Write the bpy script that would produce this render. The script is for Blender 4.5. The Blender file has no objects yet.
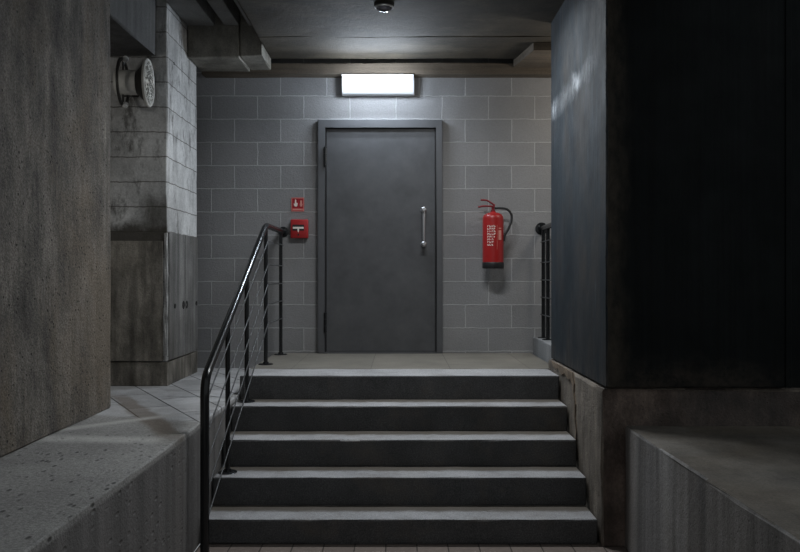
import bpy, bmesh, math, random
from mathutils import Vector, Matrix

S = bpy.context.scene
COL = S.collection
random.seed(7)
EYE = 1.525            # camera height above the lower floor
F = 830.0              # focal length in pixels of an 800 px wide frame

# ------------------------------------------------------------------ camera
cd = bpy.data.cameras.new('camera')
cd.sensor_width = 36.0
cd.lens = F / 800 * 36.0
cd.clip_start = 0.05
cam = bpy.data.objects.new('camera', cd)
COL.objects.link(cam)
cam.location = (0, 0, EYE)
cam.rotation_euler = (math.pi / 2, 0, 0)
S.camera = cam

# ------------------------------------------------------------------ world, exposure
W = bpy.data.worlds.new('world')
S.world = W
W.use_nodes = True
bg = W.node_tree.nodes['Background']
bg.inputs['Color'].default_value = (0.90, 0.96, 1.0, 1)
bg.inputs['Strength'].default_value = 0.27
S.view_settings.view_transform = 'Standard'
S.view_settings.look = 'None'
S.view_settings.exposure = 0.0
S.view_settings.gamma = 1.0
S.view_settings.use_curve_mapping = False
LAMP_STRENGTH = 0.93      # the glow of the diffuser itself
LAMP_POWER = 6.2          # each of the three point lights added in front of it
LAMP_COLOR = (0.78, 0.88, 1.0)
# added fill light without a fitting, under the ceiling above the head of the steps, just out of the picture
al = bpy.data.lights.new('ceiling_fill_light', 'AREA')
al.shape = 'RECTANGLE'
al.size, al.size_y = 0.95, 0.16
al.energy = 34.0
al.spread = math.radians(158)
al.color = (0.95, 0.98, 1.0)
alo = bpy.data.objects.new('ceiling_fill_light', al)
COL.objects.link(alo)
alo.location = (0.30, 5.66, 3.435)
# an added warm fill light behind the steel column, out of sight, brightens the right end of the block wall
sl = bpy.data.lights.new('side_fill_light', 'POINT')
sl.energy = 20.0
sl.color = (1.0, 0.92, 0.80)
sl.shadow_soft_size = 0.12
slo = bpy.data.objects.new('side_fill_light', sl)
COL.objects.link(slo)
slo.location = (1.95, 6.75, 3.0)
# an added unseen fill light behind the left wall brightens the front of the pale pillar
pl_ = bpy.data.lights.new('left_fill_light', 'POINT')
pl_.energy = 8.0
pl_.color = (1.0, 0.98, 0.93)
pl_.shadow_soft_size = 0.12
plo = bpy.data.objects.new('left_fill_light', pl_)
COL.objects.link(plo)
plo.location = (-2.75, 4.6, 2.7)

# ------------------------------------------------------------------ node helpers
class NT:
    def __init__(self, name):
        self.m = bpy.data.materials.new(name)
        self.m.use_nodes = True
        self.t = self.m.node_tree
        self.bsdf = self.t.nodes['Principled BSDF']
        self._pos = None

    def n(self, kind, **kw):
        nd = self.t.nodes.new('ShaderNode' + kind)
        for k, v in kw.items():
            setattr(nd, k, v)
        return nd

    def put(self, sock, v):
        if isinstance(v, bpy.types.NodeSocket):
            self.t.links.new(v, sock)
        elif isinstance(v, (tuple, list)) and len(v) == 3 and sock.type == 'RGBA':
            sock.default_value = (*v, 1)
        else:
            sock.default_value = v

    def pos(self):
        if self._pos is None:
            self._pos = self.n('NewGeometry').outputs['Position']
        return self._pos

    def xyz(self):
        s = self.n('SeparateXYZ')
        self.put(s.inputs[0], self.pos())
        return s.outputs

    def comb(self, x, y, z=0.0):
        c = self.n('CombineXYZ')
        for i, v in enumerate((x, y, z)):
            self.put(c.inputs[i], v)
        return c.outputs[0]

    def scaled(self, sc, vec=None):
        mp = self.n('Mapping')
        self.put(mp.inputs['Vector'], vec or self.pos())
        mp.inputs['Scale'].default_value = sc
        return mp.outputs[0]

    def noise(self, scale, detail=4, rough=0.55, sc=(1, 1, 1), dist=0.0):
        nd = self.n('TexNoise')
        self.put(nd.inputs['Vector'], self.scaled(sc))
        nd.inputs['Scale'].default_value = scale
        nd.inputs['Detail'].default_value = detail
        nd.inputs['Roughness'].default_value = rough
        nd.inputs['Distortion'].default_value = dist
        return nd.outputs['Fac']

    def vor(self, scale, sc=(1, 1, 1)):
        nd = self.n('TexVoronoi')
        self.put(nd.inputs['Vector'], self.scaled(sc))
        nd.inputs['Scale'].default_value = scale
        return nd.outputs['Distance']

    def ramp(self, fac, *stops):
        nd = self.n('ValToRGB')
        cr = nd.color_ramp
        while len(cr.elements) < len(stops):
            cr.elements.new(0.5)
        for e, (p, c) in zip(cr.elements, stops):
            e.position = p
            if not isinstance(c, (tuple, list)):
                c = (c, c, c)
            e.color = (*c, 1)
        self.put(nd.inputs[0], fac)
        return nd.outputs[0]

    def mix(self, fac, a, b, mode='MIX'):
        nd = self.n('Mix', data_type='RGBA', blend_type=mode)
        self.put(nd.inputs[0], fac)
        self.put(nd.inputs[6], a)
        self.put(nd.inputs[7], b)
        return nd.outputs[2]

    def math(self, op, a, b=0.0, clamp=False):
        nd = self.n('Math', operation=op, use_clamp=clamp)
        self.put(nd.inputs[0], a)
        self.put(nd.inputs[1], b)
        return nd.outputs[0]

    def band(self, v, lo, hi, soft):
        """1 inside lo..hi of the value v, with soft edges"""
        a = self.n('MapRange', interpolation_type='SMOOTHSTEP')
        self.put(a.inputs[0], v)
        a.inputs[1].default_value = lo - soft
        a.inputs[2].default_value = lo + soft
        b = self.n('MapRange', interpolation_type='SMOOTHSTEP')
        self.put(b.inputs[0], v)
        b.inputs[1].default_value = hi - soft
        b.inputs[2].default_value = hi + soft
        return self.math('SUBTRACT', a.outputs[0], b.outputs[0], True)

    def brick(self, vec, w, h, mortar, c1, c2, cm, smooth=0.15, off=0.5):
        nd = self.n('TexBrick')
        nd.offset = off
        self.put(nd.inputs['Vector'], vec)
        self.put(nd.inputs['Color1'], c1)
        self.put(nd.inputs['Color2'], c2)
        self.put(nd.inputs['Mortar'], cm)
        nd.inputs['Scale'].default_value = 1.0
        nd.inputs['Mortar Size'].default_value = mortar
        nd.inputs['Mortar Smooth'].default_value = smooth
        nd.inputs['Bias'].default_value = 0.0
        nd.inputs['Brick Width'].default_value = w
        nd.inputs['Row Height'].default_value = h
        return nd.outputs['Color'], nd.outputs['Fac']

    def bump(self, h, strength=0.3, dist=0.01, prev=None):
        nd = self.n('Bump')
        self.put(nd.inputs['Height'], h)
        nd.inputs['Strength'].default_value = strength
        nd.inputs['Distance'].default_value = dist
        if prev:
            self.put(nd.inputs['Normal'], prev)
        return nd.outputs[0]

    def done(self, color, rough=0.8, metal=0.0, normal=None, spec=None):
        self.put(self.bsdf.inputs['Base Color'], color)
        self.put(self.bsdf.inputs['Roughness'], rough)
        self.put(self.bsdf.inputs['Metallic'], metal)
        if spec is not None:
            self.bsdf.inputs['Specular IOR Level'].default_value = spec
        if normal:
            self.put(self.bsdf.inputs['Normal'], normal)
        return self.m


def plain(name, c, rough=0.5, metal=0.0, grain=0.15, scale=30):
    t = NT(name)
    nz = t.noise(scale, 3)
    lo = tuple(x * (1 - grain) for x in c)
    hi = tuple(min(1, x * (1 + grain)) for x in c)
    return t.done(t.ramp(nz, (0.3, lo), (0.7, hi)), rough, metal)


def concrete(name, dark, light, big=1.6, streak=0.5, streak_sc=(9, 9, 0.5), pits=0.3, pit_scale=38,
             bump=0.35, rough=0.85, stain=None, stain_amt=0.4, grain=0.35, blotch=0.0, blotch_sc=(4, 4, 0.9)):
    t = NT(name)
    c = t.ramp(t.noise(big, 6, 0.62), (0.32, dark), (0.68, light))
    st = t.ramp(t.noise(1.0, 4, 0.6, streak_sc), (0.35, 1 - streak), (0.65, 1.0))
    c = t.mix(1.0, c, st, 'MULTIPLY')
    if blotch:
        c = t.mix(1.0, c, t.ramp(t.noise(1.0, 7, 0.72, blotch_sc), (0.36, 1 - blotch), (0.6, 1.0)), 'MULTIPLY')
    if stain:
        c = t.mix(t.math('MULTIPLY', t.ramp(t.noise(1.1, 5, 0.65, (1, 1, 0.7), 0.6), (0.45, 0.0), (0.62, 1.0)), stain_amt),
                  c, stain)
    g = t.noise(90, 3, 0.7)
    c = t.mix(1.0, c, t.ramp(g, (0.3, 1 - grain), (0.7, 1 + 0 * grain)), 'MULTIPLY')
    p = t.ramp(t.vor(pit_scale), (0.10, 0.0), (0.22, 1.0))
    sel = t.ramp(t.noise(7, 3), (0.48, 0.0), (0.56, 1.0))
    pit = t.math('MULTIPLY', t.math('SUBTRACT', 1.0, p), sel)
    c = t.mix(t.math('MULTIPLY', pit, pits), c, tuple(x * 0.25 for x in dark))
    h = t.math('SUBTRACT', t.math('ADD', t.math('MULTIPLY', g, 0.5), t.noise(22, 5, 0.7)), t.math('MULTIPLY', pit, 0.8))
    return t.done(c, rough, 0.0, t.bump(h, bump, 0.012))


# ------------------------------------------------------------------ materials
M = {}

def block_wall():
    t = NT('painted_blockwork')
    x, y, z = t.xyz()
    u = t.math('ADD', x, 0.036 + 20 * 0.42)
    v = t.math('ADD', z, -3.161 + 40 * 0.211)
    wob = t.math('MULTIPLY', t.math('SUBTRACT', t.noise(9, 4, 0.7), 0.5), 0.018)
    u = t.math('ADD', u, wob)
    v = t.math('ADD', v, wob)
    col, fac = t.brick(t.comb(u, v), 0.42, 0.211, 0.0058, (0.275, 0.275, 0.28), (0.315, 0.313, 0.316), (0.47, 0.47, 0.475), 0.4)
    col = t.mix(1.0, col, t.ramp(t.noise(1.4, 5, 0.6), (0.3, 0.82), (0.7, 1.0)), 'MULTIPLY')
    col = t.mix(1.0, col, t.ramp(t.noise(70, 3, 0.7), (0.3, 0.86), (0.7, 1.0)), 'MULTIPLY')
    h = t.math('ADD', t.math('MULTIPLY', fac, 0.5), t.math('MULTIPLY', t.noise(80, 3, 0.7), 0.6))
    h = t.math('ADD', h, t.math('MULTIPLY', t.noise(12, 3), 0.5))
    return t.done(col, 0.7, 0.0, t.bump(h, 0.8, 0.009))
M['block'] = block_wall()

M['wall_concrete'] = concrete('bush_hammered_concrete', (0.20, 0.178, 0.152), (0.50, 0.448, 0.385), big=2.8, streak=0.28,
                              pits=0.95, pit_scale=26, bump=1.0, stain=(0.30, 0.235, 0.165), stain_amt=0.6, grain=0.7, blotch=0.62, blotch_sc=(6, 6, 1.4))
M['soffit'] = concrete('stained_soffit_concrete', (0.040, 0.032, 0.021), (0.104, 0.086, 0.058), big=2.6, blotch=0.5, blotch_sc=(3, 5, 3), streak=0.25, streak_sc=(0.6, 9, 1),
                       pits=0.2, stain=(0.05, 0.04, 0.028), stain_amt=0.6)
M['soffit_brown'] = concrete('board_marked_beam_concrete', (0.10, 0.078, 0.056), (0.19, 0.153, 0.115), streak=0.4,
                             streak_sc=(0.8, 20, 26), pits=0.1)
M['stub'] = concrete('rough_brown_concrete', (0.24, 0.225, 0.19), (0.44, 0.42, 0.365), big=2.6, blotch=0.45, blotch_sc=(5, 5, 3), streak=0.2, pits=0.3)
M['soffit_grey'] = concrete('pale_soffit_concrete', (0.15, 0.15, 0.145), (0.24, 0.24, 0.235), streak=0.2, pits=0.5)
M['beam'] = concrete('dark_beam_concrete', (0.10, 0.10, 0.10), (0.17, 0.17, 0.168), streak=0.4, pits=0.2)


def pillar_mat():
    t = NT('stained_block_pillar')
    x, y, z = t.xyz()
    # horizontal joints every 0.19 m, vertical joints on the side face
    u = t.math('ADD', t.math('ADD', x, y), 20.17)
    v = t.math('ADD', z, -1.86 + 0.19 * 40)
    wob = t.math('MULTIPLY', t.math('SUBTRACT', t.noise(10, 3), 0.5), 0.02)
    v = t.math('ADD', v, wob)
    col, fac = t.brick(t.comb(u, v), 1.27, 0.19, 0.005, (0.70, 0.70, 0.69), (0.78, 0.78, 0.77), (0.28, 0.27, 0.25), 0.3)
    col = t.mix(1.0, col, t.ramp(t.noise(3.0, 6, 0.7, (1, 1, 0.5)), (0.36, 0.55), (0.6, 1.0)), 'MULTIPLY')
    col = t.mix(1.0, col, t.ramp(t.noise(60, 4, 0.75), (0.3, 0.72), (0.65, 1.0)), 'MULTIPLY')
    blot = t.ramp(t.noise(7, 6, 0.75, (1, 1, 0.45)), (0.53, 0.0), (0.66, 0.8))
    col = t.mix(blot, col, (0.07, 0.066, 0.058))
    damp = t.band(t.math('ADD', z, t.math('MULTIPLY', t.noise(6, 4, 0.7), 0.22)), 1.80, 2.03, 0.05)
    front = t.band(y, 6.0, 6.33, 0.02)
    col = t.mix(t.math('MULTIPLY', t.math('MULTIPLY', damp, front), 0.95), col, (0.055, 0.048, 0.038))
    # grime that climbs the corner above the panels
    cx = t.band(x, -1.95, -1.60, 0.07)
    cz = t.band(t.math('ADD', z, t.math('MULTIPLY', t.noise(9, 4, 0.7), 0.3)), 2.0, 2.28, 0.08)
    col = t.mix(t.math('MULTIPLY', t.math('MULTIPLY', t.math('MULTIPLY', cx, cz), front), 0.75), col, (0.05, 0.045, 0.034))
    h = t.math('SUBTRACT', t.math('ADD', t.noise(40, 4, 0.7), t.noise(7, 3)), t.math('MULTIPLY', fac, 0.7))
    return t.done(col, 0.8, 0.0, t.bump(h, 0.45, 0.01))
M['pillar'] = pillar_mat()
M['panel_dark'] = concrete('grimy_brown_concrete', (0.20, 0.18, 0.148), (0.62, 0.57, 0.49), blotch=0.6, blotch_sc=(7, 7, 2), big=2.6, streak=0.45,
                           streak_sc=(14, 14, 0.9), pits=0.3, stain=(0.05, 0.043, 0.033), stain_amt=0.7)
M['panel_side'] = concrete('weathered_panel_concrete', (0.19, 0.185, 0.175), (0.40, 0.39, 0.375), blotch=0.45, blotch_sc=(8, 8, 1.2), big=2.2, streak=0.5,
                           streak_sc=(8, 8, 0.6), pits=0.2, stain=(0.10, 0.085, 0.065), stain_amt=0.5)
M['pale_edge'] = concrete('pale_worn_concrete', (0.42, 0.42, 0.41), (0.66, 0.66, 0.65), big=9, streak=0.5, streak_sc=(6, 6, 4))
M['hole'] = plain('dark_hole', (0.012, 0.011, 0.010), 0.9)


def ledge_mat():
    t = NT('terrace_concrete')
    x, y, z = t.xyz()
    c = t.ramp(t.noise(1.5, 6, 0.65), (0.3, (0.30, 0.292, 0.278)), (0.7, (0.48, 0.47, 0.45)))
    # aggregate and pits on the near, monolithic part
    g = t.noise(75, 3, 0.75)
    c = t.mix(1.0, c, t.ramp(g, (0.3, 0.5), (0.65, 1.0)), 'MULTIPLY')
    pit = t.math('SUBTRACT', 1.0, t.ramp(t.vor(24, (1, 0.5, 1)), (0.12, 0.0), (0.27, 1.0)))
    pit = t.math('MULTIPLY', pit, t.ramp(t.noise(5, 3), (0.40, 0.0), (0.52, 1.0)))
    near = t.math('SUBTRACT', 1.0, t.band(t.math('ADD', y, t.math('MULTIPLY', x, 0.25)), 4.05, 30, 0.35))
    c = t.mix(t.math('MULTIPLY', pit, t.math('MULTIPLY', near, 0.85)), c, (0.035, 0.033, 0.03))
    # rotated slabs at the back
    a = math.radians(29)
    uu = t.math('ADD', t.math('MULTIPLY', x, -math.sin(a)), t.math('MULTIPLY', y, math.cos(a)))
    vv = t.math('ADD', t.math('MULTIPLY', x, math.cos(a)), t.math('MULTIPLY', y, math.sin(a)))
    vec = t.comb(t.math('ADD', uu, 20.02), t.math('ADD', vv, 20 * 0.27 - 1.297))
    sc, sf = t.brick(vec, 0.62, 0.27, 0.006, (0.52, 0.52, 0.525), (0.62, 0.62, 0.625), (0.09, 0.088, 0.084), 0.3)
    sc = t.mix(1.0, sc, t.ramp(t.noise(3, 6, 0.7), (0.36, 0.62), (0.7, 1.0)), 'MULTIPLY')
    top = t.band(z, 0.66, 2, 0.01)
    back = t.math('MULTIPLY', t.band(t.math('ADD', y, t.math('MULTIPLY', x, 0.35)), 4.35, 30, 0.05), top)
    c = t.mix(back, c, sc)
    # a brown rust trail and painted pale bands of passage light across the slab
    d = t.math('ADD', t.math('ADD', t.math('MULTIPLY', x, 1.46), t.math('MULTIPLY', y, 0.76)), t.math('MULTIPLY', t.noise(4, 3), 0.16))
    d = t.math('MULTIPLY', d, 0.607)
    rust = t.math('MULTIPLY', t.band(d, 0.925, 1.055, 0.025), t.band(y, 4.3, 5.8, 0.15))
    c = t.mix(t.math('MULTIPLY', rust, t.math('MULTIPLY', top, 0.6)), c, (0.13, 0.088, 0.05))
    e = t.math('ADD', y, t.math('MULTIPLY', x, 0.10))
    pale = t.math('MULTIPLY', t.band(e, 4.02, 4.17, 0.06), t.band(x, -2.0, -1.22, 0.05))
    pale2 = t.math('MULTIPLY', t.band(t.math('SUBTRACT', y, t.math('MULTIPLY', x, 1.0)), 6.30, 6.42, 0.06), t.band(y, 4.2, 5.0, 0.1))
    pale = t.math('MULTIPLY', t.math('MAXIMUM', pale, pale2), t.ramp(t.noise(9, 3), (0.25, 0.35), (0.6, 0.85)))
    c = t.mix(t.math('MULTIPLY', pale, top), c, (0.56, 0.55, 0.52))
    # board marks on the stair-side face
    side = t.ramp(t.noise(1.0, 4, 0.6, (5, 7, 0.25)), (0.35, 0.55), (0.65, 1.0))
    c = t.mix(t.math('SUBTRACT', 1.0, top), c, t.mix(1.0, (0.22, 0.21, 0.202), side, 'MULTIPLY'))
    h = t.math('SUBTRACT', t.math('ADD', g, t.noise(18, 5, 0.7)), t.math('MULTIPLY', pit, t.math('MULTIPLY', near, 1.3)))
    h = t.math('SUBTRACT', h, t.math('MULTIPLY', sf, back))
    return t.done(c, 0.75, 0.0, t.bump(h, 0.5, 0.012))
M['ledge'] = ledge_mat()
M['ledge_top'] = concrete('worn_brown_ledge_top', (0.13, 0.117, 0.10), (0.27, 0.247, 0.215), big=2.0, blotch=0.4, blotch_sc=(5, 3, 4), streak=0.2, pits=0.4, stain=(0.13, 0.10, 0.065), stain_amt=0.4)
M['ledge_right'] = concrete('board_marked_ledge_concrete', (0.32, 0.312, 0.305), (0.46, 0.45, 0.44), streak=0.62,
                            streak_sc=(5, 7, 0.3), pits=0.25, stain=(0.15, 0.12, 0.08), stain_amt=0.25)


def granite(name, a, b, rough, grime_shade=0.0):
    t = NT(name)
    x, y, z = t.xyz()
    c = t.ramp(t.noise(130, 4, 0.85), (0.34, tuple(q * 0.5 for q in a)), (0.5, a), (0.66, b))
    c = t.mix(1.0, c, t.ramp(t.noise(3.2, 6, 0.7), (0.34, 0.68), (0.62, 1.0)), 'MULTIPLY')
    c = t.mix(t.math('MULTIPLY', t.ramp(t.noise(2.3, 5, 0.7), (0.52, 0.0), (0.68, 1.0)), 0.35), c, (0.16, 0.13, 0.10))
    if grime_shade:      # dirt plus painted shadow of the step above, at the back of every tread
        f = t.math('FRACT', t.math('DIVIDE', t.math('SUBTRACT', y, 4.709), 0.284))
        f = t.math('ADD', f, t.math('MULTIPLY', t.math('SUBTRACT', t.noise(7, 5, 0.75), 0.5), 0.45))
        g = t.math('MULTIPLY', t.band(f, 0.56, 5, 0.14), t.math('MULTIPLY', t.math('SUBTRACT', 1.0, t.band(z, 0.80, 9, 0.01)), grime_shade))
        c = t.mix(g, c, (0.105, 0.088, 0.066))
    h = t.math('ADD', t.noise(120, 3, 0.8), t.noise(16, 4, 0.7))
    return t.done(c, rough, 0.0, t.bump(h, 0.45, 0.006))
M['granite'] = granite('shaded_riser_granite', (0.085, 0.085, 0.087), (0.155, 0.155, 0.157), 0.75)  # riser copy of the step granite, shade put into its colour
M['granite_tread'] = granite('lit_tread_granite', (0.40, 0.40, 0.41), (0.58, 0.58, 0.59), 0.6, 0.85)  # tread copy of the same granite, lightened as if lit from above


def landing_mat():
    t = NT('landing_paving')
    x, y, z = t.xyz()
    vec = t.comb(t.math('ADD', x, 20.02), t.math('ADD', y, 4.62))
    c, f = t.brick(vec, 0.60, 0.70, 0.003, (0.20, 0.185, 0.155), (0.235, 0.215, 0.18), (0.12, 0.11, 0.09), 0.3, 0.0)
    c = t.mix(1.0, c, t.ramp(t.noise(2.5, 5, 0.65), (0.3, 0.68), (0.7, 1.0)), 'MULTIPLY')
    c = t.mix(1.0, c, t.ramp(t.noise(80, 3, 0.7), (0.3, 0.8), (0.7, 1.0)), 'MULTIPLY')
    return t.done(c, 0.75, 0.0, t.bump(t.math('SUBTRACT', t.noise(60, 3), t.math('MULTIPLY', f, 1.0)), 0.3, 0.006))
M['landing'] = landing_mat()


def paver_mat():
    t = NT('floor_pavers')
    x, y, z = t.xyz()
    vec = t.comb(t.math('ADD', y, 20.0), t.math('ADD', x, 20 * 0.175 + 0.08))
    c, f = t.brick(vec, 0.35, 0.175, 0.004, (0.22, 0.18, 0.16), (0.29, 0.24, 0.21), (0.07, 0.06, 0.05), 0.2)
    c = t.mix(1.0, c, t.ramp(t.noise(30, 4, 0.7), (0.3, 0.75), (0.7, 1.0)), 'MULTIPLY')
    return t.done(c, 0.8, 0.0, t.bump(t.math('SUBTRACT', t.noise(60, 3), t.math('MULTIPLY', f, 1.2)), 0.4, 0.006))
M['paver'] = paver_mat()


def steel_mat():
    t = NT('blackened_steel')
    x, y, z = t.xyz()
    c = t.ramp(t.noise(2.0, 6, 0.65, (1, 1, 0.5)), (0.32, (0.010, 0.018, 0.025)), (0.68, (0.028, 0.040, 0.051)))
    c = t.mix(1.0, c, t.ramp(t.noise(1, 5, 0.65, (60, 60, 1.3)), (0.36, 0.45), (0.64, 1.0)), 'MULTIPLY')
    rust = t.math('MULTIPLY', t.ramp(t.noise(2.4, 6, 0.7, (1, 1, 0.5)), (0.46, 0.0), (0.66, 1.0)), 0.45)
    c = t.mix(rust, c, (0.060, 0.048, 0.038))
    # rust creeping along the front corner and the foot
    cor = t.math('MULTIPLY', t.band(t.math('ADD', y, t.math('MULTIPLY', x, -0.5)), 3.75, 4.055, 0.03), t.ramp(t.noise(14, 5, 0.7, (1, 1, 0.4)), (0.45, 0.0), (0.6, 0.75)))
    c = t.mix(cor, c, (0.11, 0.085, 0.06))
    foot = t.math('MULTIPLY', t.band(t.math('ADD', z, t.math('MULTIPLY', t.noise(7, 5, 0.7, (1, 1, 0.3)), 0.35)), 0.5, 1.10, 0.12),
                  t.ramp(t.noise(18, 4, 0.7, (1, 1, 0.35)), (0.42, 0.0), (0.62, 0.7)))
    c = t.mix(foot, c, (0.13, 0.115, 0.10))
    # pale scrape marks that climb across the left face
    e = t.math('ADD', t.math('SUBTRACT', z, 2.785), t.math('MULTIPLY', t.math('SUBTRACT', y, 5.4), 0.015))
    e = t.math('ADD', e, t.math('MULTIPLY', t.math('SUBTRACT', t.noise(4, 4, 0.7, (1, 0.8, 1)), 0.5), 0.20))
    spots = t.math('ADD', t.band(y, 6.12, 6.6, 0.10), t.math('MULTIPLY', t.band(y, 5.33, 5.50, 0.07), 0.8))
    spots = t.math('ADD', spots, t.math('MULTIPLY', t.band(y, 4.9, 6.4, 0.2), 0.30), True)
    scr = t.math('MULTIPLY', t.band(e, -0.055, 0.045, 0.05), spots)
    scr = t.math('MULTIPLY', scr, t.ramp(t.noise(22, 5, 0.75, (1, 1, 0.45)), (0.36, 0.1), (0.62, 0.95)))
    left = t.math('SUBTRACT', 1.0, t.band(x, 1.158, 60, 0.004))
    c = t.mix(t.math('MULTIPLY', scr, left), c, (0.36, 0.39, 0.42))
    fine = t.ramp(t.noise(1, 4, 0.7, (45, 8, 1.1)), (0.66, 0.0), (0.74, 0.5))
    c = t.mix(fine, c, (0.08, 0.095, 0.105))
    r = t.ramp(t.noise(5, 4, 0.6), (0.3, 0.68), (0.7, 0.85))
    return t.done(c, r, 0.0, t.bump(t.noise(30, 4, 0.7, (1, 1, 0.4)), 0.25, 0.008), 0.25)
M['steel'] = steel_mat()
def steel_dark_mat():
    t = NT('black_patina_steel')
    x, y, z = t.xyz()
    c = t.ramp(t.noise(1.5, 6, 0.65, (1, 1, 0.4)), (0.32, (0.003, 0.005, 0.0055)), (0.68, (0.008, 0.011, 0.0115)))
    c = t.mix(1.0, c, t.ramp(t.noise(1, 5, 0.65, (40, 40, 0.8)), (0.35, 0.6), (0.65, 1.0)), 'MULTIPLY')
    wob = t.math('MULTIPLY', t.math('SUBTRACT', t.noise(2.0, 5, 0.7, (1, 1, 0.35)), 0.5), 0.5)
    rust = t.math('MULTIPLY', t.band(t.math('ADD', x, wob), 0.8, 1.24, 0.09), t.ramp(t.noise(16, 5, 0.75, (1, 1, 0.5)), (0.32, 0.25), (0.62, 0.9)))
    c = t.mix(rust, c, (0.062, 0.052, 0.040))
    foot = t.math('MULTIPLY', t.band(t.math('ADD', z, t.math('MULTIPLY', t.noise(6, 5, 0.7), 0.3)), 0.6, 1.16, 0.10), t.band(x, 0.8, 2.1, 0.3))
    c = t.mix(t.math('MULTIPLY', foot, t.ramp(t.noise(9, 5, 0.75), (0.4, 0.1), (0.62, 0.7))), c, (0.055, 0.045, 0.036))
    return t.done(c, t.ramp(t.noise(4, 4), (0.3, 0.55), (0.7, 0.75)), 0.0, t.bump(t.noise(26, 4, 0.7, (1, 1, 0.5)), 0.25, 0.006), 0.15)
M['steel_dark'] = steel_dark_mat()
M['base'] = concrete('brown_plinth_concrete', (0.215, 0.185, 0.152), (0.43, 0.375, 0.31), blotch=0.5, blotch_sc=(9, 9, 3), big=2.4, streak=0.3, pits=0.55, pit_scale=60,
                     bump=0.7, stain=(0.09, 0.06, 0.045), stain_amt=0.35)
M['base_dark'] = concrete('damp_rusty_plinth', (0.12, 0.085, 0.068), (0.36, 0.275, 0.23), blotch=0.6, blotch_sc=(7, 7, 3), big=3.4, streak=0.3, pits=0.2, bump=0.6,
                          stain=(0.07, 0.07, 0.07), stain_amt=0.5)
M['rust_stain'] = concrete('rusty_crack_fill', (0.16, 0.115, 0.075), (0.34, 0.26, 0.185), big=14, streak=0.3)
M['kerb'] = concrete('pale_kerb_concrete', (0.27, 0.28, 0.29), (0.38, 0.39, 0.40), streak=0.15, pits=0.2)


def door_mat():
    t = NT('mottled_grey_steel')
    c = t.ramp(t.noise(4.5, 5, 0.6), (0.32, (0.066, 0.067, 0.071)), (0.68, (0.092, 0.093, 0.098)))
    c = t.mix(1.0, c, t.ramp(t.noise(14, 4, 0.7), (0.35, 0.9), (0.65, 1.0)), 'MULTIPLY')
    return t.done(c, t.ramp(t.noise(4, 4), (0.3, 0.45), (0.7, 0.6)), 0.0, t.bump(t.noise(6, 3), 0.06, 0.01))
M['door'] = door_mat()
M['door_frame'] = plain('grey_frame_paint', (0.088, 0.090, 0.096), 0.5, 0, 0.08, 8)
M['chrome'] = plain('brushed_steel', (0.55, 0.55, 0.56), 0.42, 1.0, 0.05)
M['black_metal'] = plain('black_powder_coat', (0.009, 0.010, 0.011), 0.22, 0.0, 0.1, 40)
M['rod'] = plain('dark_steel_rod', (0.05, 0.051, 0.053), 0.6, 0.0, 0.1)
M['red'] = plain('gloss_red_paint', (0.33, 0.014, 0.014), 0.35, 0, 0.05)
M['red_dark'] = plain('dark_red_plastic', (0.20, 0.016, 0.022), 0.4, 0, 0.05)
M['red_box'] = plain('red_plastic', (0.36, 0.014, 0.016), 0.45, 0, 0.05)
M['sign_red'] = plain('sign_red', (0.50, 0.018, 0.030), 0.5, 0, 0.03)
M['sign_dark_red'] = plain('sign_dark_red', (0.30, 0.006, 0.016), 0.5, 0, 0.03)
M['white'] = plain('off_white_print', (0.80, 0.72, 0.66), 0.6, 0, 0.03)
M['pale_red'] = plain('pale_pink_label', (0.62, 0.26, 0.22), 0.6, 0, 0.1, 90)
M['black'] = plain('black_rubber', (0.012, 0.012, 0.013), 0.5, 0, 0.1)
M['light_housing'] = plain('white_enamel', (0.72, 0.74, 0.76), 0.4, 0, 0.03)
M['nut'] = plain('bright_zinc_nut', (0.88, 0.88, 0.87), 0.35, 0.3, 0.05)
M['grey_drum'] = plain('grey_cast_metal', (0.62, 0.61, 0.57), 0.42, 0.0, 0.15, 12)
M['lamp_dark'] = plain('dark_cast_metal', (0.05, 0.049, 0.046), 0.4, 0.4, 0.15, 12)


def lens_mat():
    t = NT('ridged_lamp_glass')
    c = t.ramp(t.noise(34, 3, 0.6), (0.42, (0.16, 0.16, 0.145)), (0.58, (0.95, 0.95, 0.90)))
    return t.done(c, 0.2, 0.1, t.bump(t.noise(45, 3), 0.5, 0.01), 0.9)
M['lens'] = lens_mat()


def dome_mat():
    t = NT('smoked_dome')
    t.bsdf.inputs['Transmission Weight'].default_value = 0.3
    return t.done((0.05, 0.05, 0.06), 0.08, 0.0, None, 0.9)
M['dome'] = dome_mat()


def emit_mat():
    t = NT('lit_diffuser')
    t.bsdf.inputs['Emission Color'].default_value = (*LAMP_COLOR, 1)
    t.bsdf.inputs['Emission Strength'].default_value = LAMP_STRENGTH
    return t.done((0.12, 0.12, 0.12), 0.6)
M['diffuser'] = emit_mat()

# ------------------------------------------------------------------ mesh helpers
def box(bm, x0, x1, y0, y1, z0, z1, bev=0.0, seg=2):
    r = bmesh.ops.create_cube(bm, size=1.0)
    vs = r['verts']
    for v in vs:
        v.co = Vector((x0 + (v.co.x + .5) * (x1 - x0), y0 + (v.co.y + .5) * (y1 - y0), z0 + (v.co.z + .5) * (z1 - z0)))
    if bev:
        es = list({e for v in vs for e in v.link_edges})
        bmesh.ops.bevel(bm, geom=es, offset=bev, segments=seg, affect='EDGES', profile=0.5)
    return bm


def frame_of(d):
    d = d.normalized()
    up = Vector((0, 0, 1)) if abs(d.z) < 0.9 else Vector((1, 0, 0))
    a = d.cross(up).normalized()
    return a, d.cross(a).normalized()


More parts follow.
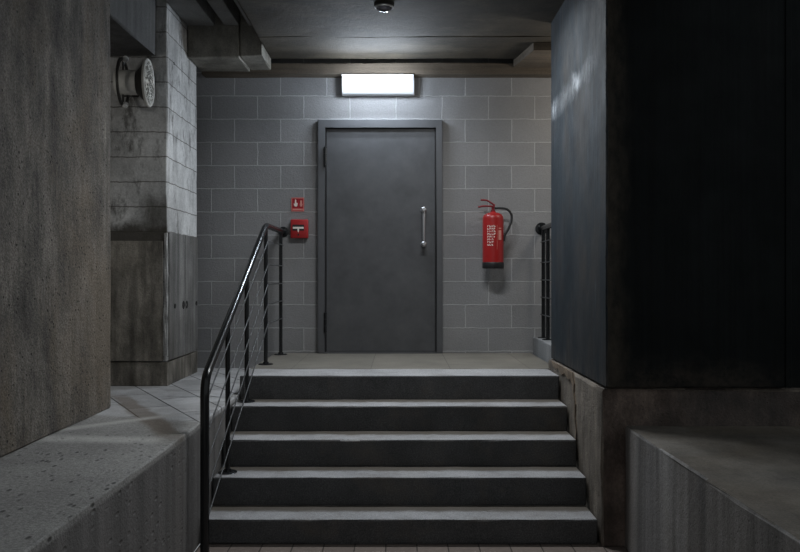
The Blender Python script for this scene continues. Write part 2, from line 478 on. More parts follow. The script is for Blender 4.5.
def tube(bm, pts, r, n=14, cap=True):
    pts = [Vector(p) for p in pts]
    rs = r if isinstance(r, (list, tuple)) else [r] * len(pts)
    rings = []
    a = None
    for i, p in enumerate(pts):
        d = (pts[min(i + 1, len(pts) - 1)] - pts[max(i - 1, 0)]).normalized()
        if a is None:
            a, b = frame_of(d)
        else:
            a = (a - d * a.dot(d)).normalized()
            b = d.cross(a).normalized()
        rings.append([bm.verts.new(p + (a * math.cos(2 * math.pi * k / n) + b * math.sin(2 * math.pi * k / n)) * rs[i]) for k in range(n)])
    for q, w in zip(rings, rings[1:]):
        for k in range(n):
            bm.faces.new((q[k], q[(k + 1) % n], w[(k + 1) % n], w[k]))
    if cap:
        bm.faces.new(rings[0][::-1])
        bm.faces.new(rings[-1])
    return bm


def lathe(bm, prof, origin, axis, n=40):
    """profile of (radius, distance along axis) turned about axis through origin"""
    o = Vector(origin)
    d = Vector(axis).normalized()
    a, b = frame_of(d)
    rings = []
    for r, t in prof:
        if r < 1e-6:
            rings.append([bm.verts.new(o + d * t)])
        else:
            rings.append([bm.verts.new(o + d * t + (a * math.cos(2 * math.pi * k / n) + b * math.sin(2 * math.pi * k / n)) * r) for k in range(n)])
    for q, w in zip(rings, rings[1:]):
        for k in range(n):
            q0, q1 = q[k % len(q)], q[(k + 1) % len(q)]
            w0, w1 = w[k % len(w)], w[(k + 1) % len(w)]
            f = []
            for v in (q0, q1, w1, w0):
                if v not in f:
                    f.append(v)
            if len(f) > 2:
                bm.faces.new(f)
    return bm


def prism(bm, poly, axis, lo, hi):
    """extrude a 2D polygon: axis 'y' takes (x,z), 'x' takes (y,z), 'z' takes (x,y)"""
    def P(p, t):
        return {'y': (p[0], t, p[1]), 'x': (t, p[0], p[1]), 'z': (p[0], p[1], t)}[axis]
    a = [bm.verts.new(P(p, lo)) for p in poly]
    b = [bm.verts.new(P(p, hi)) for p in poly]
    n = len(poly)
    for i in range(n):
        bm.faces.new((a[i], a[(i + 1) % n], b[(i + 1) % n], b[i]))
    bm.faces.new(a[::-1])
    bm.faces.new(b)
    return bm


def smooth_path(pts, r=0.06, n=7):
    """round the corners of a polyline"""
    pts = [Vector(p) for p in pts]
    out = [pts[0]]
    for p, c, q in zip(pts, pts[1:], pts[2:]):
        a = c + (p - c).normalized() * min(r, (p - c).length * .49)
        b = c + (q - c).normalized() * min(r, (q - c).length * .49)
        for i in range(n + 1):
            t = i / n
            out.append(a * (1 - t) ** 2 + c * 2 * t * (1 - t) + b * t * t)
    out.append(pts[-1])
    return out


def curve_pts(ctrl, n=30):
    """Catmull-Rom through the control points"""
    c = [Vector(p) for p in ctrl]
    c = [c[0] * 2 - c[1]] + c + [c[-1] * 2 - c[-2]]
    out = []
    for i in range(1, len(c) - 2):
        for k in range(n // (len(c) - 3) + 1):
            t = k / (n // (len(c) - 3) + 1)
            p0, p1, p2, p3 = c[i - 1:i + 3]
            out.append(0.5 * ((2 * p1) + (p2 - p0) * t + (2 * p0 - 5 * p1 + 4 * p2 - p3) * t * t + (3 * p1 - p0 - 3 * p2 + p3) * t ** 3))
    out.append(c[-2])
    return out


def gpos(o):
    p = Vector((0, 0, 0))
    while o:
        p += o.location
        o = o.parent
    return p


def obj(name, bm, mat, parent=None, loc=None, smooth=False, mats=None):
    """link bm (world coordinates) as one mesh object with its origin at loc"""
    base = gpos(parent) if parent else Vector(loc or (0, 0, 0))
    bmesh.ops.recalc_face_normals(bm, faces=bm.faces[:])
    bmesh.ops.translate(bm, verts=bm.verts[:], vec=-base)
    me = bpy.data.meshes.new(name)
    bm.to_mesh(me)
    bm.free()
    for m in (mats or [mat]):
        me.materials.append(M[m])
    o = bpy.data.objects.new(name, me)
    COL.objects.link(o)
    if smooth:
        me.polygons.foreach_set('use_smooth', [True] * len(me.polygons))
        try:
            me.set_sharp_from_angle(angle=math.radians(38))
        except Exception:
            pass
    if parent:
        o.parent = parent
    else:
        o.location = base
    return o


def tag(o, label=None, cat=None, group=None, kind=None):
    if label: o['label'] = label
    if cat: o['category'] = cat
    if group: o['group'] = group
    if kind: o['kind'] = kind
    return o


def thing(name, loc, label, cat, group=None, kind=None):
    o = bpy.data.objects.new(name, None)
    COL.objects.link(o)
    o.location = loc
    o.empty_display_size = 0.1
    return tag(o, label, cat, group, kind)


def B(*a, **k):
    return box(bmesh.new(), *a, **k)


def rough_block(x0, x1, y0, y1, z0, z1, cut=0.15, amp=0.006, bev=0.012):
    """a cast block with slightly uneven arrises"""
    bm = B(x0, x1, y0, y1, z0, z1, bev=bev, seg=2)
    for ax, lo, hi in ((0, x0, x1), (1, y0, y1), (2, z0, z1)):
        k = int((hi - lo) / cut)
        for i in range(1, k):
            co = Vector((0, 0, 0)); no = Vector((0, 0, 0))
            co[ax] = lo + (hi - lo) * i / k; no[ax] = 1
            bmesh.ops.bisect_plane(bm, geom=bm.verts[:] + bm.edges[:] + bm.faces[:], plane_co=co, plane_no=no)
    for v in bm.verts:
        near = sum(1 for a, lo, hi in ((0, x0, x1), (1, y0, y1), (2, z0, z1)) if v.co[a] - lo < bev * 1.5 or hi - v.co[a] < bev * 1.5)
        if near >= 2:
            v.co += Vector((random.uniform(-1, 1), random.uniform(-1, 1), random.uniform(-1, 1))) * amp
    return bm

# ------------------------------------------------------------------ key levels
LAND = 0.825          # landing
TERR = 0.689          # terrace and ledges
YW = 7.545            # block wall face
SX0, SX1 = -1.130, 1.122

# ------------------------------------------------------------------ structure
tag(obj('floor', B(-1.136, 1.27, -1.5, 4.95, -0.12, 0.0), 'paver', loc=(0, 1.7, -0.12)),
    'strip of reddish brown brick pavers at the foot of the steps', 'floor', kind='structure')
tag(obj('floor_landing', B(SX0, 1.19, 5.862 + 0.40, YW, 0.0, LAND), 'landing', loc=(0, 6.8, 0.0)),
    'brownish paved landing between the top step and the grey door', 'floor', kind='structure')
tag(obj('wall_back', B(-3.2, 3.2, YW, YW + 0.25, 0.0, 3.9), 'block', loc=(0, YW, 0)),
    'grey painted blockwork wall behind the door and extinguisher', 'wall', kind='structure')
tag(obj('wall_left', rough_block(-2.35, -1.83, -1.5, 5.256, TERR, 5.2, cut=0.4, amp=0.004), 'wall_concrete', loc=(-2.09, 1.9, TERR)),
    'tall dark rough concrete wall in the left foreground', 'wall', kind='structure')
tag(obj('wall_far_left', B(-3.4, -3.2, -1.5, YW + 0.25, 0.0, 5.2), 'wall_concrete', loc=(-3.3, 3, 0)),
    'dark concrete wall behind the left passage', 'wall', kind='structure')
tag(obj('wall_right', B(2.185, 4.4, 4.72, 4.95, 0.89, 5.2), 'steel_dark', loc=(3.2, 4.83, 0.89)),
    'black steel wall panel at the far right edge beyond the steel column', 'wall', kind='structure')

# terrace on the left with its straight stair-side face
tag(obj('ledge_left', rough_block(-3.2, -1.136, -1.5, YW, 0.0, TERR, cut=0.25, amp=0.0012, bev=0.008), 'ledge', loc=(-2.1, 3, 0)),
    'broad worn concrete ledge left of the steps, paved towards the back', 'ledge', kind='structure')
lr = obj('ledge_right', rough_block(1.258, 4.4, -1.5, 4.64, 0.0, TERR, cut=0.3, amp=0.004, bev=0.012), None, loc=(2.8, 1.5, 0), mats=['ledge_right', 'ledge_top'])
for p in lr.data.polygons:
    if p.normal.z > 0.9:
        p.material_index = 1
tag(lr,
    'low board-marked concrete ledge in the right foreground', 'ledge', kind='structure')
tag(obj('trim_kerb', rough_block(1.21, 2.3, 6.36, YW, LAND - 0.2, 0.97, cut=0.2, amp=0.003, bev=0.008), 'kerb', loc=(1.75, 6.9, LAND - .2)),
    'pale concrete kerb right of the landing carrying the railing posts', 'kerb', kind='structure')

# plinth under the steel column: pale side, damp rusty front
pl = thing('column_plinth', (1.65, 5.5, 0), 'brown concrete plinth with a rusty crack under the steel column', 'plinth', kind='structure')
bm = rough_block(1.134, 4.4, 4.66, 6.34, 0.0, 0.893, cut=0.22, amp=0.006, bev=0.02)
o = obj('plinth_block', bm, None, pl, mats=['base', 'base_dark'])
for p in o.data.polygons:
    if p.normal.y < -0.75:
        p.material_index = 1
# the crack: a thin raised vein of rust-filled mortar on the stair-side face
cr = [(5.44, 0.893), (5.40, 0.83), (5.415, 0.77), (5.36, 0.70), (5.375, 0.62), (5.325, 0.53), (5.335, 0.46), (5.29, 0.36)]
w = [0.02, 0.034, 0.03, 0.028, 0.026, 0.022, 0.018, 0.006]
poly = [(y - a, z) for (y, z), a in zip(cr, w)] + [(y + a * .8, z) for (y, z), a in list(zip(cr, w))[::-1]]
obj('crack', prism(bmesh.new(), poly, 'x', 1.1275, 1.136), 'rust_stain', pl)
poly = [(y - 0.005, z) for y, z in cr] + [(y + 0.005, z) for y, z in cr[::-1]]
sp = [(6.20, .893), (6.12, .862), (6.02, .85), (5.94, .868), (5.80, .835), (5.70, .858), (5.58, .83), (5.50, .845), (5.42, .80), (5.40, .86), (5.42, .893)]
obj('spalled_patch', prism(bmesh.new(), sp, 'x', 1.1278, 1.136), 'rust_stain', pl)
obj('crack_line', prism(bmesh.new(), [(y - .02, z) for y, z in poly], 'x', 1.1262, 1.1290), 'hole', pl)

# the blackened steel column
st = thing('steel_column', (1.65, 5.48, 0.90), 'wide blackened steel column with scratched blue-grey side, right of the steps', 'column', kind='thing')
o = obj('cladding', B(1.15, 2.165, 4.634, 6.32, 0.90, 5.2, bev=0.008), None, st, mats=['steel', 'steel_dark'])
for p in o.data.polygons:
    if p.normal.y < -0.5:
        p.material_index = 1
obj('corner_weld', tube(bmesh.new(), [(1.156 + random.uniform(-.003, .003), 4.638 + random.uniform(-.002, .002), 0.91 + i * 0.09) for i in range(47)],
                        [random.uniform(0.004, 0.009) for i in range(47)], 8), 'steel', st)
obj('joint_strip', B(2.150, 2.185, 4.626, 4.646, 0.90, 5.2, bev=0.004), 'steel_dark', st)

# pillar on the left
pi = thing('concrete_pillar', (-2.2, 6.8, TERR), 'pale stained block pillar left of the block wall, dark damp panel at its foot', 'pillar', kind='thing')
obj('shaft', rough_block(-3.0, -1.772, 6.309, 7.235, TERR + 0.185, 3.72, cut=0.25, amp=0.005, bev=0.01), 'pillar', pi)
obj('plinth', rough_block(-3.0, -1.764, 6.300, 7.238, TERR, TERR + 0.18, cut=0.2, amp=0.004, bev=0.008), 'panel_dark', pi)
obj('front_panel', rough_block(-3.0, -1.80, 6.292, 6.312, TERR + 0.19, 1.79, cut=0.25, amp=0.003, bev=0.004), 'panel_dark', pi)
pn = obj('side_panel', rough_block(-1.774, -1.758, 6.335, 6.775, TERR + 0.195, 1.86, cut=0.25, amp=0.002, bev=0.003), 'panel_side', pi)
pm = obj('side_panel', rough_block(-1.774, -1.758, 6.795, 7.215, TERR + 0.195, 1.86, cut=0.25, amp=0.002, bev=0.003), 'panel_side', pi)
obj('seam', B(-1.774, -1.762, 6.775, 6.795, TERR + 0.195, 1.86), 'pale_edge', pi)
obj('pale_corner', rough_block(-1.79, -1.7665, 6.299, 6.325, TERR + 0.19, 1.85, cut=0.08, amp=0.004, bev=0.006), 'pale_edge', pi)
for par, y, r in ((pn, 6.48, 0.020), (pn, 6.735, 0.034), (pm, 6.835, 0.034), (pm, 7.16, 0.020)):
    obj('tie_hole', lathe(bmesh.new(), [(0, -0.004), (r, -0.004), (r * .95, 0.004), (r * .6, 0.002), (0, 0.0)], (-1.758, y, 1.29), (1, 0, 0), 18), 'hole', par)
obj('tie_hole', lathe(bmesh.new(), [(0, -0.004), (.014, -0.004), (.013, 0.003), (0, 0.001)], (-1.772, 6.50, 3.19), (1, 0, 0), 16), 'hole', pi)

# overhead concrete
tag(obj('beam_left', rough_block(-2.75, -1.846, 2.5, 6.296, 3.19, 4.3, cut=0.4, amp=0.004, bev=0.01), 'beam', loc=(-2.3, 4.4, 3.19)),
    'dark concrete beam above the round lamp at upper left', 'beam', kind='structure')
ce = thing('ceiling', (0, 5.5, 3.45), 'dark stained concrete ceiling over the landing', 'ceiling', kind='structure')
obj('slab', rough_block(-1.145, 1.6, 3.3, 6.685, 3.45, 3.75, cut=0.3, amp=0.006, bev=0.012), 'soffit', ce)
obj('slab', rough_block(-1.145, 1.6, 6.692, 7.36, 3.452, 3.75, cut=0.3, amp=0.004, bev=0.008), 'soffit', ce)
obj('recess', B(-1.145, 1.6, 7.36, YW, 3.54, 3.75), 'soffit', ce)
for x0, x1 in ((-1.765, -1.535), (-1.455, -1.335), (-1.255, -1.150)):
    obj('plank', rough_block(x0, x1, 3.3, 6.88, 3.60, 3.76, cut=0.4, amp=0.003, bev=0.006), 'soffit_grey', ce)
obj('plank_backing', B(-1.80, -1.146, 3.3, YW, 3.765, 3.85), 'soffit', ce)
tag(obj('beam_wall_head', rough_block(-1.77, 2.3, 7.40, YW - .001, 3.325, 3.425, cut=0.25, amp=0.003, bev=0.008), 'soffit_brown', loc=(0.4, 7.45, 3.32)),
    'brown board-marked concrete beam along the top of the block wall', 'beam', kind='structure')
tag(obj('beam_stub', rough_block(-1.77, -1.337, 6.905, 7.398, 3.345, 3.755, cut=0.15, amp=0.005, bev=0.010), 'stub', loc=(-1.5, 7.2, 3.34)),
    'dark brown concrete beam end beside the top of the pale pillar', 'beam', kind='structure')
tag(obj('beam_notch', rough_block(-1.334, -1.147, 6.915, 7.398, 3.36, 3.755, cut=0.12, amp=0.005, bev=0.010), 'stub', loc=(-1.24, 7.1, 3.36)),
    'dark stained concrete block between the ceiling edge and the beam end', 'beam', kind='structure')
bm = bmesh.new()
prism(bm, [(1.10, 6.84), (1.012, 7.395), (1.60, 7.395), (1.60, 6.84)], 'z', 3.385, 3.449)
tag(obj('beam_corner_pad', bm, 'soffit_brown', loc=(1.3, 7.1, 3.39)),
    'brown concrete pad under the ceiling beside the top of the steel column', 'beam', kind='structure')

# ------------------------------------------------------------------ steps
sr = thing('staircase', (0, 5.2, 0), 'flight of five grey granite steps up to the landing', 'stairs', kind='thing')
for k in range(5):
    z = LAND - 0.17 * k
    yf = 5.845 - 0.284 * k
    zb = z - 0.176 if k < 4 else 0.001
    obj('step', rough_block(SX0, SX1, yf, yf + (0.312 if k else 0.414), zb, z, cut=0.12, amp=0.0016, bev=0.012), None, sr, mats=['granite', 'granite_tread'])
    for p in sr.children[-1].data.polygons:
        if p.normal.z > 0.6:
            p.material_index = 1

# ------------------------------------------------------------------ door
dr = thing('door_1', (-0.18, YW, LAND), 'grey steel door in a grey frame on the landing', 'door', kind='structure')
fx0, fx1, ft = -0.745, 0.386, 2.937
dx0, dx1, dt = -0.682, 0.332, 2.872
bm = bmesh.new()
prism(bm, [(fx0, LAND + .001), (fx0, ft), (fx1, ft), (fx1, LAND + .001), (dx1, LAND + .001), (dx1, dt), (dx0, dt), (dx0, LAND + .001)], 'y', YW - 0.055, YW + 0.0)
bmesh.ops.bevel(bm, geom=[e for e in bm.edges if all(abs(v.co.y - (YW - .055)) < 1e-4 for v in e.verts)], offset=0.007, segments=2, affect='EDGES')
fr = obj('door_frame', bm, 'door_frame', dr)
obj('stop', prism(bmesh.new(), [(dx0, LAND + .001), (dx0, dt), (dx1, dt), (dx1, LAND + .001), (dx1 - .012, LAND + .001), (dx1 - .012, dt - .012), (dx0 + .012, dt - .012), (dx0 + .012, LAND + .001)], 'y', YW - 0.030, YW), 'black', fr)
lf = obj('door_leaf', B(dx0 + .014, dx1 - .014, YW - 0.026, YW - 0.001, LAND + 0.012, dt - 0.014, bev=0.004), 'door', dr)
obj('sill', B(dx0, dx1, YW - 0.05, YW - .001, LAND + .0005, LAND + 0.011), 'door_frame', dr)
# pull handle
hx, h0, h1, hy = 0.214, 1.788, 2.150, YW - 0.085
hd = obj('door_handle', tube(bmesh.new(), [(hx, hy, h0), (hx, hy, h0 + .02), (hx, hy, h1 - .02), (hx, hy, h1)], [0.011, 0.013, 0.013, 0.011]), 'chrome', dr, smooth=True)
for z in (h0 + 0.025, h1 - 0.03):
    obj('handle_mount', lathe(bmesh.new(), [(0, -0.0185), (.026, -0.0185), (.026, -0.010), (.017, 0), (.015, 0.05), (.022, 0.06), (.022, 0.074), (.014, 0.082), (0, 0.083)],
                              (hx, YW - 0.0455, z), (0, -1, 0), 20), 'chrome', hd, smooth=True)
for z in (2.60, 1.105):
    bm = bmesh.new()
    for q in (-0.06, 0.0, 0.06):
        tube(bm, [(dx0 + .008, YW - 0.062, z + q - .028), (dx0 + .008, YW - 0.062, z + q + .028)], 0.0125, 14)
    obj('hinge', bm, 'black_metal', dr, smooth=True)

# ------------------------------------------------------------------ wall light
lt = thing('wall_light', (-0.19, YW, 3.15), 'lit white box light on the block wall above the door', 'light', kind='thing')
lx0, lx1 = -0.518, 0.122
bm = bmesh.new()
prism(bm, [(YW - .001, 3.160), (YW - .001, 3.318), (YW - .165, 3.318), (YW - .165, 3.304), (YW - .05, 3.292), (YW - .05, 3.172), (YW - .075, 3.172), (YW - .075, 3.160)], 'x', lx0, lx1)
hs = obj('housing', bm, 'light_housing', lt)
for x in (lx0 - .008, lx1):
    obj('end_cap', B(x, x + .008, YW - .055, YW - .001, 3.16, 3.318, bev=.003), 'light_housing', lt)
bm = bmesh.new()
prism(bm, [(YW - .051, 3.1735), (YW - .051, 3.290), (YW - .162, 3.302), (YW - .158, 3.215), (YW - .130, 3.165), (YW - .076, 3.163), (YW - .076, 3.1735)], 'x', lx0 + .002, lx1 - .002)
obj('diffuser', bm, 'diffuser', lt)
for x in (-0.42, -0.20, 0.02):  # added points floating ahead of the diffuser carry its light to the wall
    pd = bpy.data.lights.new('added_lamp_glow', 'POINT')
    pd.energy = LAMP_POWER
    pd.color = LAMP_COLOR
    pd.shadow_soft_size = 0.03
    po = bpy.data.objects.new('added_lamp_glow', pd)
    COL.objects.link(po)
    po.parent = lt
    po.location = Vector((x, YW - 0.33, 3.21)) - lt.location
ld = bpy.data.lights.new('lamp_throw', 'AREA')     # the diffuser throws most of its light forward and down
ld.shape = 'RECTANGLE'
ld.size, ld.size_y = 0.60, 0.10
ld.energy = 18.0
ld.color = LAMP_COLOR
lo_ = bpy.data.objects.new('lamp_throw', ld)
COL.objects.link(lo_)
lo_.parent = lt
lo_.location = Vector((-0.198, YW - 0.172, 3.215)) - lt.location
lo_.rotation_euler = (math.radians(-52), 0, 0)

# ------------------------------------------------------------------ railings
RX = -1.06
def rail_z(y):
    return 1.925 if y >= 6.556 else 1.925 - 0.464 * (6.556 - y)

ra = thing('stair_railing', (RX, 5.8, 0), 'black tubular stair railing with thin rods, left of the steps', 'railing', kind='thing')
NY = 4.505
path = smooth_path([(RX, NY, 0.012), (RX, NY, rail_z(NY) - 0.012), (RX, 6.556, 1.925), (RX, YW - 0.012, 1.925)], 0.09, 8)
hr = obj('handrail', tube(bmesh.new(), path, 0.0245, 18), 'black_metal', ra, smooth=True)
obj('wall_flange', lathe(bmesh.new(), [(0, 0), (.048, 0), (.048, .010), (.030, .014), (.028, .03), (0, .03)], (RX, YW - .0005, 1.925), (0, -1, 0), 28), 'black_metal', hr, smooth=True)
obj('base_plate', lathe(bmesh.new(), [(0, 0.0005), (.055, 0.0005), (.055, .008), (.03, .012), (0, .012)], (RX, NY, 0.0), (0, 0, 1), 28), 'black_metal', hr, smooth=True)
for y, zf in ((7.38, LAND), (6.556, LAND), (5.80 - .06, LAND - .17), (5.108, LAND - .51)):
    p = obj('post', tube(bmesh.new(), [(RX, y, zf + 0.002), (RX, y, rail_z(y) - 0.012)], 0.0155, 14), 'black_metal', ra, smooth=True)
    obj('base_plate', lathe(bmesh.new(), [(0, 0.001), (.058, 0.001), (.058, .006), (.052, .009), (.024, .010), (.022, .022), (0, .022)], (RX, y, zf), (0, 0, 1), 28), 'black_metal', p, smooth=True)
for dz in (0.125, 0.31, 0.465, 0.62, 0.775):
    pts = [(RX + .018, NY, rail_z(NY) - dz + .02), (RX + .018, 6.556, 1.925 - dz), (RX + .018, 7.395, 1.925 - dz)]
    obj('rod', tube(bmesh.new(), smooth_path(pts, 0.03, 4), 0.0048, 8), 'rod', ra, smooth=True)

QX = 1.285
rb = thing('landing_railing', (QX, 7.0, 0.97), 'short black railing on the kerb beside the steel column', 'railing', kind='thing')
hr = obj('handrail', tube(bmesh.new(), [(QX, 6.40, 1.955), (QX, YW - .012, 1.955)], 0.0245, 18), 'black_metal', rb, smooth=True)
obj('wall_flange', lathe(bmesh.new(), [(0, 0), (.056, 0), (.056, .010), (.034, .014), (.032, .03), (0, .03)], (QX, YW - .0005, 1.955), (0, -1, 0), 28), 'black_metal', hr, smooth=True)
for y in (7.44, 7.21, 6.60):
    p = obj('post', tube(bmesh.new(), [(QX, y, 0.973), (QX, y, 1.945)], 0.017, 14), 'black_metal', rb, smooth=True)
    obj('base_plate', lathe(bmesh.new(), [(0, 0.001), (.05, 0.001), (.05, .006), (.022, .010), (0, .010)], (QX, y, 0.97), (0, 0, 1), 24), 'black_metal', p, smooth=True)
for dz in (0.125, 0.31, 0.465, 0.62, 0.775):
    obj('rod', tube(bmesh.new(), [(QX - .018, 6.45, 1.955 - dz), (QX - .018, 7.47, 1.955 - dz)], 0.0048, 8), 'rod', rb, smooth=True)

# ------------------------------------------------------------------ fire extinguisher
ex = (0.832, YW - 0.125)
fe = thing('fire_extinguisher', (ex[0], ex[1], 1.59), 'red fire extinguisher with black hose on the wall right of the door', 'fire extinguisher', kind='thing')
R0 = 0.093
bd = obj('cylinder', lathe(bmesh.new(), [(0, 1.63), (R0, 1.63), (R0, 2.035), (R0 * .97, 2.055), (R0 * .86, 2.072), (R0 * .6, 2.085), (.03, 2.092), (.024, 2.10), (0, 2.10)],
                           (ex[0], ex[1], 0), (0, 0, 1), 48), 'red', fe, smooth=True)
obj('foot_ring', lathe(bmesh.new(), [(0, 1.592), (R0 * .98, 1.592), (R0 * 1.03, 1.60), (R0 * 1.03, 1.642), (R0 * 1.0, 1.648), (0, 1.648)], (ex[0], ex[1], 0), (0, 0, 1), 48), 'black', fe, smooth=True)
nk = obj('valve', lathe(bmesh.new(), [(0, 2.098), (.020, 2.098), (.020, 2.112), (.014, 2.116), (.014, 2.14), (.018, 2.144), (.018, 2.155), (0, 2.158)], (ex[0], ex[1], 0), (0, 0, 1), 20), 'red_dark', fe, smooth=True)
lo = [(ex[0] + .012, ex[1] - .01, 2.145), (ex[0] - .03, ex[1] - .012, 2.148), (ex[0] - .09, ex[1] - .012, 2.148), (ex[0] - .135, ex[1] - .012, 2.140)]
up = [(ex[0] + .015, ex[1] - .012, 2.155), (ex[0] - .02, ex[1] - .012, 2.178), (ex[0] - .06, ex[1] - .012, 2.200), (ex[0] - .112, ex[1] - .012, 2.203)]
obj('carry_lever', tube(bmesh.new(), curve_pts(lo, 15), 0.0085, 10), 'red_dark', nk, smooth=True)
obj('squeeze_lever', tube(bmesh.new(), curve_pts(up, 15), 0.0085, 10), 'red_dark', nk, smooth=True)
obj('hose', tube(bmesh.new(), curve_pts([(ex[0] + .015, ex[1] - .005, 2.130), (ex[0] + .075, ex[1] - .008, 2.130), (ex[0] + .128, ex[1] - .01, 2.118),
                                         (ex[0] + .162, ex[1] - .01, 2.075), (ex[0] + .163, ex[1] - .012, 2.02), (ex[0] + .135, ex[1] - .018, 1.945), (ex[0] + .100, ex[1] - .02, 1.885),
                                         (ex[0] + .097, ex[1] - .022, 1.835)], 48), 0.0105, 12), 'black', fe, smooth=True)
obj('wall_bracket', B(ex[0] - .03, ex[0] + .03, ex[1] + R0 - .002, YW - .001, 1.93, 2.0), 'black', fe)

def on_cyl(bm, u, v, du, dv, r=R0 + .0012):
    """a small curved patch on the cylinder: u = angle in m along the surface, v = height"""
    n = max(1, int(du / .008))
    prev = None
    for i in range(n + 1):
        a = (u + du * i / n) / R0
        p = [bm.verts.new((ex[0] + q * math.sin(a), ex[1] - q * math.cos(a), vv)) for q, vv in ((r, v), (r, v + dv), (r - .0018, v + dv), (r - .0018, v))]
        if prev:
            for k in range(4):
                bm.faces.new((prev[k], prev[(k + 1) % 4], p[(k + 1) % 4], p[k]))
        else:
            bm.faces.new(p)
        prev = p
    bm.faces.new(prev[::-1])

bm = bmesh.new(); on_cyl(bm, 0.040, 1.845, 0.032, 0.085); on_cyl(bm, 0.042, 1.942, 0.03, 0.010)
obj('side_label', bm, 'pale_red', bd)
bm = bmesh.new()                     # the sideways printed block: rows of small pale strokes, too small to read in the photo
for k in range(8):
    v = 1.958 - 0.0235 * k
    for cu in (-0.062, -0.042, -0.022, -0.004):
        if cu > -0.01 and k > 4:
            continue
        on_cyl(bm, cu, v, 0.004, 0.016)
        if random.random() < 0.75: on_cyl(bm, cu + .0045, v + random.choice((0, .012)), 0.008, 0.004)
        if random.random() < 0.6: on_cyl(bm, cu + .0045, v + .006, 0.006, 0.004)
        if random.random() < 0.6: on_cyl(bm, cu + .011, v + random.choice((0, .007)), 0.0035, 0.009)
obj('printed_label', bm, 'white', bd)
bm = bmesh.new(); on_cyl(bm, 0.025, 1.76, 0.0022, 0.215)
obj('label_line', bm, 'pale_red', bd)

# ------------------------------------------------------------------ sign and call point
def px(x, y, d=0.0):
    s = F / (YW - d)
    return (x - 400) / s, EYE - (y - 276) / s

sx0, sz1 = px(291.3, 197.6); sx1, sz0 = px(304.2, 211.6)
sg = thing('fire_alarm_sign', (sx0, YW, sz0), 'small square red sign with white hand pictogram above the call point', 'sign', kind='thing')
sw, sh = sx1 - sx0, sz1 - sz0
obj('plate', B(sx0, sx1, YW - .005, YW - .0005, sz0, sz1, bev=.001), 'sign_red', sg)
def ring(x0, x1, z0, z1, t, y0, y1):
    bm = bmesh.new()
    for a in ((x0, x1, z0, z0 + t), (x0, x1, z1 - t, z1), (x0, x0 + t, z0 + t, z1 - t), (x1 - t, x1, z0 + t, z1 - t)):
        box(bm, a[0], a[1], y0, y1, a[2], a[3])
    return bm
obj('border', ring(sx0 + .002, sx1 - .002, sz0 + .002, sz1 - .002, .0055, YW - .0062, YW - .005), 'pale_red', sg)
obj('panel', B(sx0 + .014, sx0 + .066, YW - .0064, YW - .005, sz0 + .036, sz1 - .012), 'sign_dark_red', sg)
obj('panel', B(sx0 + .072, sx1 - .012, YW - .0064, YW - .005, sz0 + .036, sz1 - .012), 'sign_dark_red', sg)
# hand pressing a button
hxm, hz = sx0 + .040, sz0 + .045
hand = [(-.018, .026), (-.014, .030), (-.008, .026), (-.006, .060), (0, .066), (.006, .060), (.006, .036), (.013, .036), (.019, .030), (.018, .012), (.011, .0), (-.006, .0), (-.014, .010)]
obj('hand_symbol', prism(bmesh.new(), [(hxm + x, hz + z) for x, z in hand], 'y', YW - .0076, YW - .0064), 'white', sg)
fl = [(-.010, .0), (-.014, .018), (-.008, .036), (-.010, .052), (.0, .060), (.010, .050), (.008, .036), (.014, .020), (.009, .0)]
obj('flame_symbol', prism(bmesh.new(), [(sx0 + .090 + x * .95, sz0 + .045 + z) for x, z in fl], 'y', YW - .0076, YW - .0064), 'pale_red', sg)
obj('caption_band', B(sx0 + .014, sx1 - .012, YW - .0062, YW - .005, sz0 + .013, sz0 + .026), 'pale_red', sg)

cx0, cz1 = px(290.6, 219.4, .05); cx1, cz0 = px(308.0, 238.2, .05)
cp = thing('fire_call_point', (cx0, YW, cz0), 'red manual fire alarm box on the wall below the small sign', 'fire alarm', kind='thing')
bm = B(cx0, cx1, YW - .058, YW - .0005, cz0, cz1, bev=.008, seg=3)
obj('case', bm, 'red_box', cp, smooth=True)
cw, ch = cx1 - cx0, cz1 - cz0
mx = (cx0 + cx1) / 2 - .008
obj('window', B(cx0 + .018, cx1 - .034, YW - .0600, YW - .0575, cz0 + ch * .40, cz0 + ch * .72), 'black', cp)
obj('glass_strip', B(cx0 + .022, cx1 - .038, YW - .0625, YW - .0600, cz0 + ch * .50, cz0 + ch * .60), 'white', cp)
obj('press_mark', prism(bmesh.new(), [(mx - .008, cz0 + ch * .50), (mx + .008, cz0 + ch * .50), (mx + .006, cz0 + ch * .37), (mx, cz0 + ch * .30), (mx - .006, cz0 + ch * .37)], 'y', YW - .0625, YW - .058), 'white', cp)
obj('key_hole', lathe(bmesh.new(), [(0, -.001), (.009, -.001), (.008, .003), (0, .002)], (mx, YW - .058, cz0 + ch * .18), (0, -1, 0), 16), 'black', cp)

# ------------------------------------------------------------------ round lamp at upper left
ax = Vector((math.cos(math.radians(4.4)), math.sin(math.radians(4.4)), 0))
c0 = Vector((-1.845, 6.10, EYE + (276 - 83) / 136.0))
rl = thing('floodlight', c0, 'round unlit floodlight with ridged glass beside the pillar at upper left', 'lamp', kind='thing')
LR = 0.176
pr = [(LR * .98, -0.016), (LR, -0.010), (LR, 0.0), (LR * .96, 0.006)]
obj('lens_rim', lathe(bmesh.new(), [(LR * .92, -0.016)] + pr + [(LR * .92, 0.004), (LR * .90, 0.0), (LR * .92, -0.016)], c0, ax, 56), 'grey_drum', rl, smooth=True)
prof = []
NR = 9
for i in range(NR):
    r1 = LR * .90 * (1 - i / NR)
    r2 = LR * .90 * (1 - (i + .5) / NR)
    dep = -0.004 + 0.010 * (i / NR)
    prof += [(r1, dep), (r2, dep + 0.008)]
prof.append((0, 0.012))
obj('lens', lathe(bmesh.new(), prof, c0, ax, 56), 'lens', rl, smooth=False)
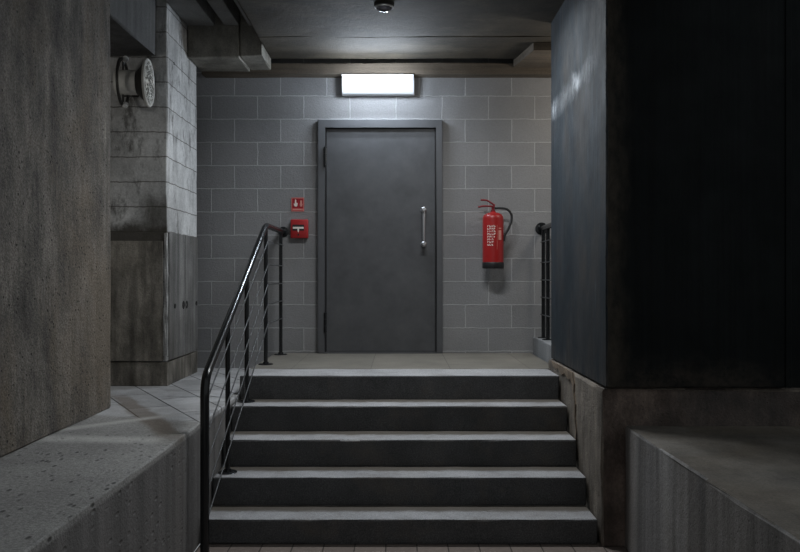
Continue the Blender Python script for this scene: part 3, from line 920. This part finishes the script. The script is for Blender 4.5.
obj('reflector', lathe(bmesh.new(), [(LR * .91, -0.012), (LR * .7, -0.045), (LR * .52, -.075), (LR * .5, -0.085), (0, -0.085)], c0, ax, 48), 'lamp_dark', rl, smooth=True)
obj('drum', lathe(bmesh.new(), [(0, -0.235), (.090, -0.235), (.090, -0.085), (.082, -0.075), (0, -.075)], c0, ax, 40), 'grey_drum', rl, smooth=True)
bk = obj('back_ring', lathe(bmesh.new(), [(.155, -0.195), (.178, -0.195), (.178, -0.180), (.155, -0.180), (.155, -0.195)], c0, ax, 56), 'lamp_dark', rl, smooth=True)
side = ax.cross(Vector((0, 0, 1))).normalized()
for sgn in (1, -1):
    q = c0 - ax * 0.165 + Vector((0, 0, sgn * 0.168)) + side * 0.02
    obj('wing_nut', lathe(bmesh.new(), [(0, -0.024), (.016, -0.022), (.022, -.008), (.022, .008), (.015, .02), (0, .023)], q, (0.6, -0.75, 0.2), 16), 'nut', bk, smooth=True)
    bm = bmesh.new()
    tube(bm, [c0 - ax * 0.186 + Vector((0, 0, sgn * 0.088)), c0 - ax * 0.186 + Vector((0, 0, sgn * 0.160))], 0.008, 8)
    obj('spoke', bm, 'lamp_dark', bk)
bm = bmesh.new()
ar = c0 - ax * 0.20
tube(bm, [ar, Vector((ar.x, 6.308, ar.z))], 0.018, 14)
box(bm, ar.x - .06, ar.x + .06, 6.300, 6.3085, ar.z - .06, ar.z + .06)
obj('mounting_arm', bm, 'lamp_dark', rl, smooth=True)

# ------------------------------------------------------------------ dome camera on the ceiling
dcx, dcy = -0.112, 5.86
dm = thing('ceiling_camera', (dcx, dcy, 3.45), 'small dark dome camera on the ceiling above the steps', 'camera', kind='thing')
obj('dome_base', lathe(bmesh.new(), [(0, -0.001), (.072, -0.001), (.072, .018), (.066, .024), (0, .024)], (dcx, dcy, 3.45), (0, 0, -1), 36), 'lamp_dark', dm, smooth=True)
obj('dome', lathe(bmesh.new(), [(.058 * math.cos(a), .022 + .038 * math.sin(a)) for a in [i * math.pi / 20 for i in range(10)]] + [(0, .060)], (dcx, dcy, 3.45), (0, 0, -1), 32), 'dome', dm, smooth=True)
obj('trim_ring', lathe(bmesh.new(), [(.058, .020), (.066, .020), (.066, .030), (.060, .034), (.058, .030), (.058, .020)], (dcx, dcy, 3.45), (0, 0, -1), 36), 'chrome', dm, smooth=True)
